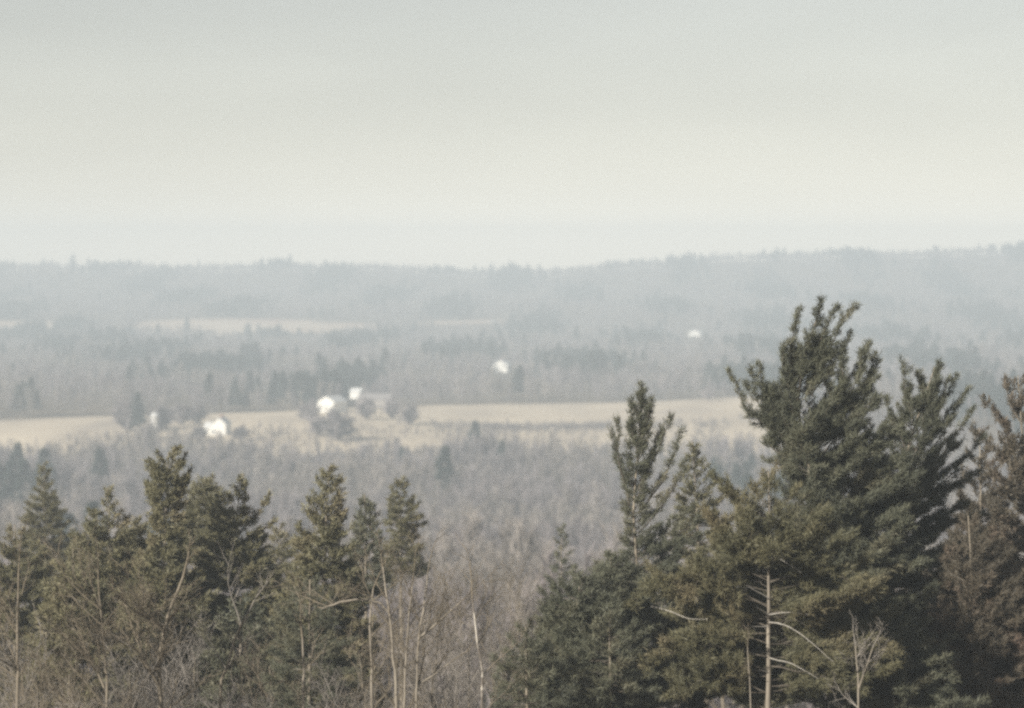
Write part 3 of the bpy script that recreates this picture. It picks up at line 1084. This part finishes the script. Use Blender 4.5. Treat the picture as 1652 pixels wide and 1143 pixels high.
pine('bushy dark pine below and left of the slender pine', 98, [(915, 1143), (925, 1020), (938, 930)],
     [(915, 26, 34), (945, 52, 58), (990, 75, 75), (1050, 85, 90), (1143, 105, 110)], n_auto=84, seed=15, rise=(40, 5), wind=0.3, sweep=0.25, tw_scale=1.4)
pine('dark pine under the lower left boughs of the slender pine', 101, [(995, 1143), (990, 1000), (985, 900)],
     [(885, 18, 26), (915, 44, 44), (960, 64, 60), (1040, 85, 80), (1143, 95, 95)], n_auto=80, seed=36, rise=(40, 5), wind=0.3, sweep=0.3, tw_scale=1.4)
pine('dark pine at the bottom edge right of the birch', 93, [(850, 1143), (848, 1008)],
     [(1005, 6, 8), (1050, 55, 50), (1090, 65, 70), (1143, 75, 90)], n_auto=36, seed=16)
pine('dark bushy pine at the bottom edge under the slender pine', 95, [(985, 1143), (985, 985)],
     [(975, 8, 8), (1020, 55, 60), (1080, 80, 80), (1143, 100, 100)], n_auto=44, seed=17)

# left-hand pines, farther off
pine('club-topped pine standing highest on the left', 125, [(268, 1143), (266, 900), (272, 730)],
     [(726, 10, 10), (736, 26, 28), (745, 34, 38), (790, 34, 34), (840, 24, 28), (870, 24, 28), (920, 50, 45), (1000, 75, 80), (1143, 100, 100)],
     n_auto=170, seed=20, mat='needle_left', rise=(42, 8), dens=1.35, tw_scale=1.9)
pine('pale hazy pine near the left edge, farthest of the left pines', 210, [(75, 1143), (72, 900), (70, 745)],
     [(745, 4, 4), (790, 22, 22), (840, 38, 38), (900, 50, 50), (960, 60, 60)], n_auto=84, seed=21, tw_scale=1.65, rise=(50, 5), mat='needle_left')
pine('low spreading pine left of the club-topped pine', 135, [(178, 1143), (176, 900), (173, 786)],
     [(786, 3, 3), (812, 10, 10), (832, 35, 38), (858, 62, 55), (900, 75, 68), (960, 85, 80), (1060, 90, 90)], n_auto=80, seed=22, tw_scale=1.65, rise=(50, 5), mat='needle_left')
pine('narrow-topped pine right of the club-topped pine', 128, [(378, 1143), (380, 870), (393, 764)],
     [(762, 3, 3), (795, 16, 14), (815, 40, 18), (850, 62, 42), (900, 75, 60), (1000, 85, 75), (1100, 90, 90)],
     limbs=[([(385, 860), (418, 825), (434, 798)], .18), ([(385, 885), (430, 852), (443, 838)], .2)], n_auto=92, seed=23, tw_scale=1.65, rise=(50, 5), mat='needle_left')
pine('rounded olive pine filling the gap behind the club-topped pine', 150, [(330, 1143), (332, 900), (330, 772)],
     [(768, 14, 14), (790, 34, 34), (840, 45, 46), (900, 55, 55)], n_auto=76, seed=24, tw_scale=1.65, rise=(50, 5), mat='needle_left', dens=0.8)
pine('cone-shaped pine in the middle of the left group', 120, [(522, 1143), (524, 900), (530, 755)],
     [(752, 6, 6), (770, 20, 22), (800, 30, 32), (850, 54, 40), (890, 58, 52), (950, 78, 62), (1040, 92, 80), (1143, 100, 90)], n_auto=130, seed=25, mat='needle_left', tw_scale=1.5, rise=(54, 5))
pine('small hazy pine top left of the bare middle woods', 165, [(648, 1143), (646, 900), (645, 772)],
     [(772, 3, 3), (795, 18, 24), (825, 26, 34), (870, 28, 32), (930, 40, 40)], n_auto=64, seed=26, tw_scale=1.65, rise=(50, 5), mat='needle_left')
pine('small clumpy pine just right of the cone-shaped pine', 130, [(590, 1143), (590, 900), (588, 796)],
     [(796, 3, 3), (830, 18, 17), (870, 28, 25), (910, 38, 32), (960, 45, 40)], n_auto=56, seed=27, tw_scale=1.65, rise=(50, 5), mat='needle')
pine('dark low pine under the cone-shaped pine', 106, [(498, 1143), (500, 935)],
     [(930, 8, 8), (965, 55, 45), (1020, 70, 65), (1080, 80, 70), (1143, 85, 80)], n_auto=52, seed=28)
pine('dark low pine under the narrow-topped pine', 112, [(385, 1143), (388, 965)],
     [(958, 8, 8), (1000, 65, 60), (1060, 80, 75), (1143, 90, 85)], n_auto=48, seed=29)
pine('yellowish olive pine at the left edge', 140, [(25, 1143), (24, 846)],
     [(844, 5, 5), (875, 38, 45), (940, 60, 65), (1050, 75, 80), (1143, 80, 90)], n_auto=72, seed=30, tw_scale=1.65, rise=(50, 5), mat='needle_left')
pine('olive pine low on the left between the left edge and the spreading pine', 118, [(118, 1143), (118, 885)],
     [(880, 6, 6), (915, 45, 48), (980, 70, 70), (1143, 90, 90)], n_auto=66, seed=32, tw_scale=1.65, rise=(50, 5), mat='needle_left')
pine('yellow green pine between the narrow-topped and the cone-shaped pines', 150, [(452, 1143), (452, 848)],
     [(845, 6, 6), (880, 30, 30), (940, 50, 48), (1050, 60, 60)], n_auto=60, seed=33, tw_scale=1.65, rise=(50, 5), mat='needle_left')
pine('faint small pine rising from the bare woods left of the slender pine', 175, [(906, 1143), (905, 848)],
     [(845, 3, 3), (880, 14, 14), (930, 28, 28), (1000, 40, 40)], n_auto=34, seed=34)

# ------------------------------------------------------------------ foreground bare trees
bare('clump of pale leafless trunks right of the cone-shaped pine', 96,
     [[(640, 1143), (634, 1060), (629, 990), (622, 950), (618, 915)], [(652, 1143), (655, 1060), (660, 990), (666, 940)], [(672, 1143), (674, 1050), (682, 985), (690, 925)],
      [(629, 990), (612, 972), (580, 967), (548, 972), (520, 982)], [(676, 1030), (705, 1005), (745, 970)], [(674, 1105), (700, 1090), (730, 1066)]], seed=41, r=0.085, nb=8)
bare('white birch trunk with dark patches at the left of the dark bushy pines', 91,
     [[(777, 1143), (778, 1085), (771, 1040), (766, 1000), (762, 965)]], seed=42, bark='birch', r=0.066, nb=8, name='birch_tree')
bare('slim pale leafless tree left of the clump of pale trunks', 97, [[(600, 1143), (600, 1070), (597, 1010), (602, 950)]], seed=43, r=0.075)
bare('forked leafless tree below the club-topped pine', 90,
     [[(260, 1143), (256, 1090), (262, 1030), (276, 980), (296, 930)], [(258, 1110), (236, 1070), (222, 1035)], [(266, 1020), (240, 1000), (215, 985)]], seed=44, bark='left_bark', r=0.12, twig='twig', nb=10)
bare('slim leafless tree left of the forked tree', 88, [[(172, 1143), (171, 1080), (165, 1010), (160, 960)], [(168, 1110), (150, 1070), (140, 1050)]], seed=45, bark='left_bark', r=0.07, nb=12, reach=2.6)
bare('straight leafless trunk near the left edge', 90, [[(28, 1143), (29, 1070), (28, 1000), (30, 930)]], seed=46, bark='left_bark', r=0.085, nb=14, reach=2.6)
bare('grey leaning leafless tree right of the forked tree', 92, [[(355, 1143), (365, 1080), (380, 1030), (400, 990)]], seed=47, bark='left_bark', r=0.085, twig='twig_grey', nb=10)
bare('pale leafless trunk under the cone-shaped pine', 94, [[(490, 1143), (491, 1080), (488, 1030)]], seed=48, r=0.09, nb=6, reach=1.6)
bare('pale twiggy sapling right of the bare-trunked pine', 88, [[(1385, 1143), (1384, 1085), (1380, 1040)], [(1386, 1110), (1400, 1070), (1408, 1045)]], seed=49, r=0.06, twig='twig_grey', nb=8, reach=1.2, ext=1.0)
bare('thin leafless sapling left of the bare-trunked pine', 89, [[(1210, 1143), (1208, 1085), (1206, 1045)]], seed=50, r=0.04, nb=5, reach=0.9, ext=0.8)

# copies of whole bare trees, farther back
bp = []
for i in range(5):
    tm, cm = proto_bare(400 + i, 13 + 0.6 * i, 3, 'twig' if i % 2 else 'twig_grey', 'left_bark', 0.10, wide=0.9)
    t = thing('bare_tree', 'x', 'tree', (0, 0, 0), 'bare trees behind the pines')
    obj('trunk', tm, t)
    obj('crown', cm, t)
    bp.append(t)
rng = np.random.default_rng(5)
BT = [  # px, py of the top, distance, label
    (705, 830, 150, 'brown leafless crown just right of the small hazy pine top'),
    (742, 815, 190, 'hazy leafless crown above the birch, left one'),
    (790, 805, 230, 'pale hazy leafless crown above and right of the birch'),
    (835, 812, 210, 'pale leafless crown in the middle of the bare woods'),
    (870, 835, 180, 'leafless crown left of the faint small pine'),
    (940, 845, 190, 'leafless crown between the faint small pine and the slender pine'),
    (980, 850, 150, 'leafless crown touching the left side of the slender pine'),
    (760, 880, 120, 'near leafless crown directly above the birch'),
    (820, 890, 130, 'near leafless crown left of the bushy dark pine'),
    (700, 900, 112, 'near brown leafless crown above the clump of pale trunks'),
    (725, 960, 100, 'leafless crown between the clump of pale trunks and the birch'),
    (110, 905, 100, 'brown twiggy crown over the olive pine on the left'),
    (205, 900, 104, 'brown twiggy crown in front of the low spreading pine'),
    (60, 930, 97, 'brown twiggy crown beside the straight trunk at the left edge'),
    (150, 985, 88, 'low twiggy crown around the slim leafless tree on the left'),
    (310, 880, 112, 'brown twiggy crown right under the club-topped pine'),
    (440, 905, 110, 'twiggy crown in front of the yellow green pine'),
    (350, 1010, 94, 'low grey twiggy crown right of the forked tree'),
    (590, 880, 112, 'brown twiggy crown in front of the small clumpy pine'),
    (560, 940, 100, 'brown twiggy crown to the right below the cone-shaped pine'),
    (30, 890, 108, 'brown twiggy crown high at the left edge below the pale hazy pine'),
    (90, 1000, 86, 'low twiggy crown at the bottom left, in front of the olive pine'),
    (20, 1010, 84, 'low twiggy crown in the bottom left corner'),
    (225, 1010, 87, 'low twiggy crown around the forked tree'),
    (260, 930, 106, 'brown twiggy crown behind the forked tree'),
    (420, 1030, 92, 'low twiggy crown left of the pale trunk under the cone-shaped pine'),
    (640, 850, 130, 'brown leafless crown directly under the small hazy pine top'),
    (545, 1040, 90, 'low twiggy crown left of the clump of pale trunks'),
    (690, 1040, 88, 'low twiggy crown right of the clump of pale trunks'),
    (1600, 800, 130, 'brown leafless crown against the pine at the right edge'),
    (1585, 690, 150, 'thin leafless crown in the gap beside the pine at the right edge'),
    (1165, 745, 170, 'small round leafless crown left of the tallest pine'),
]
for i, (px, py, D, lab) in enumerate(BT):
    tp = at(px, py, D)
    zg = gz(tp[0], D)
    s = (tp[2] - zg) / (14.0 + 0.65 * (i % 5)) 
    s = min(max(s, 0.5), 1.45)
    loc = (tp[0], D, zg)
    if i < 5:
        o = bp[i]
        o.location = loc
        o.scale = (s, s, s)
        o.rotation_euler = (0, 0, rng.uniform(0, 6))
        o['label'] = lab
    else:
        dup(bp[i % 5], loc, rng.uniform(0, 6), s, lab)

# ------------------------------------------------------------------ haze
V, F = box(-1700, 1700, -480, 4500, -14, 140)
hz = obj('haze', mesh('haze', V, F))
tag(hz, kind='stuff')
m = bpy.data.materials.new('haze_air')
m.use_nodes = True
n = m.node_tree
n.nodes.clear()
ov = n.nodes.new('ShaderNodeOutputMaterial')
pv = n.nodes.new('ShaderNodeVolumePrincipled')
pv.inputs['Color'].default_value = (0.72, 0.805, 0.872, 1)
pv.inputs['Density'].default_value = 0.00045
pv.inputs['Anisotropy'].default_value = 0.0
n.links.new(pv.outputs[0], ov.inputs['Volume'])
hz.data.materials.append(m)
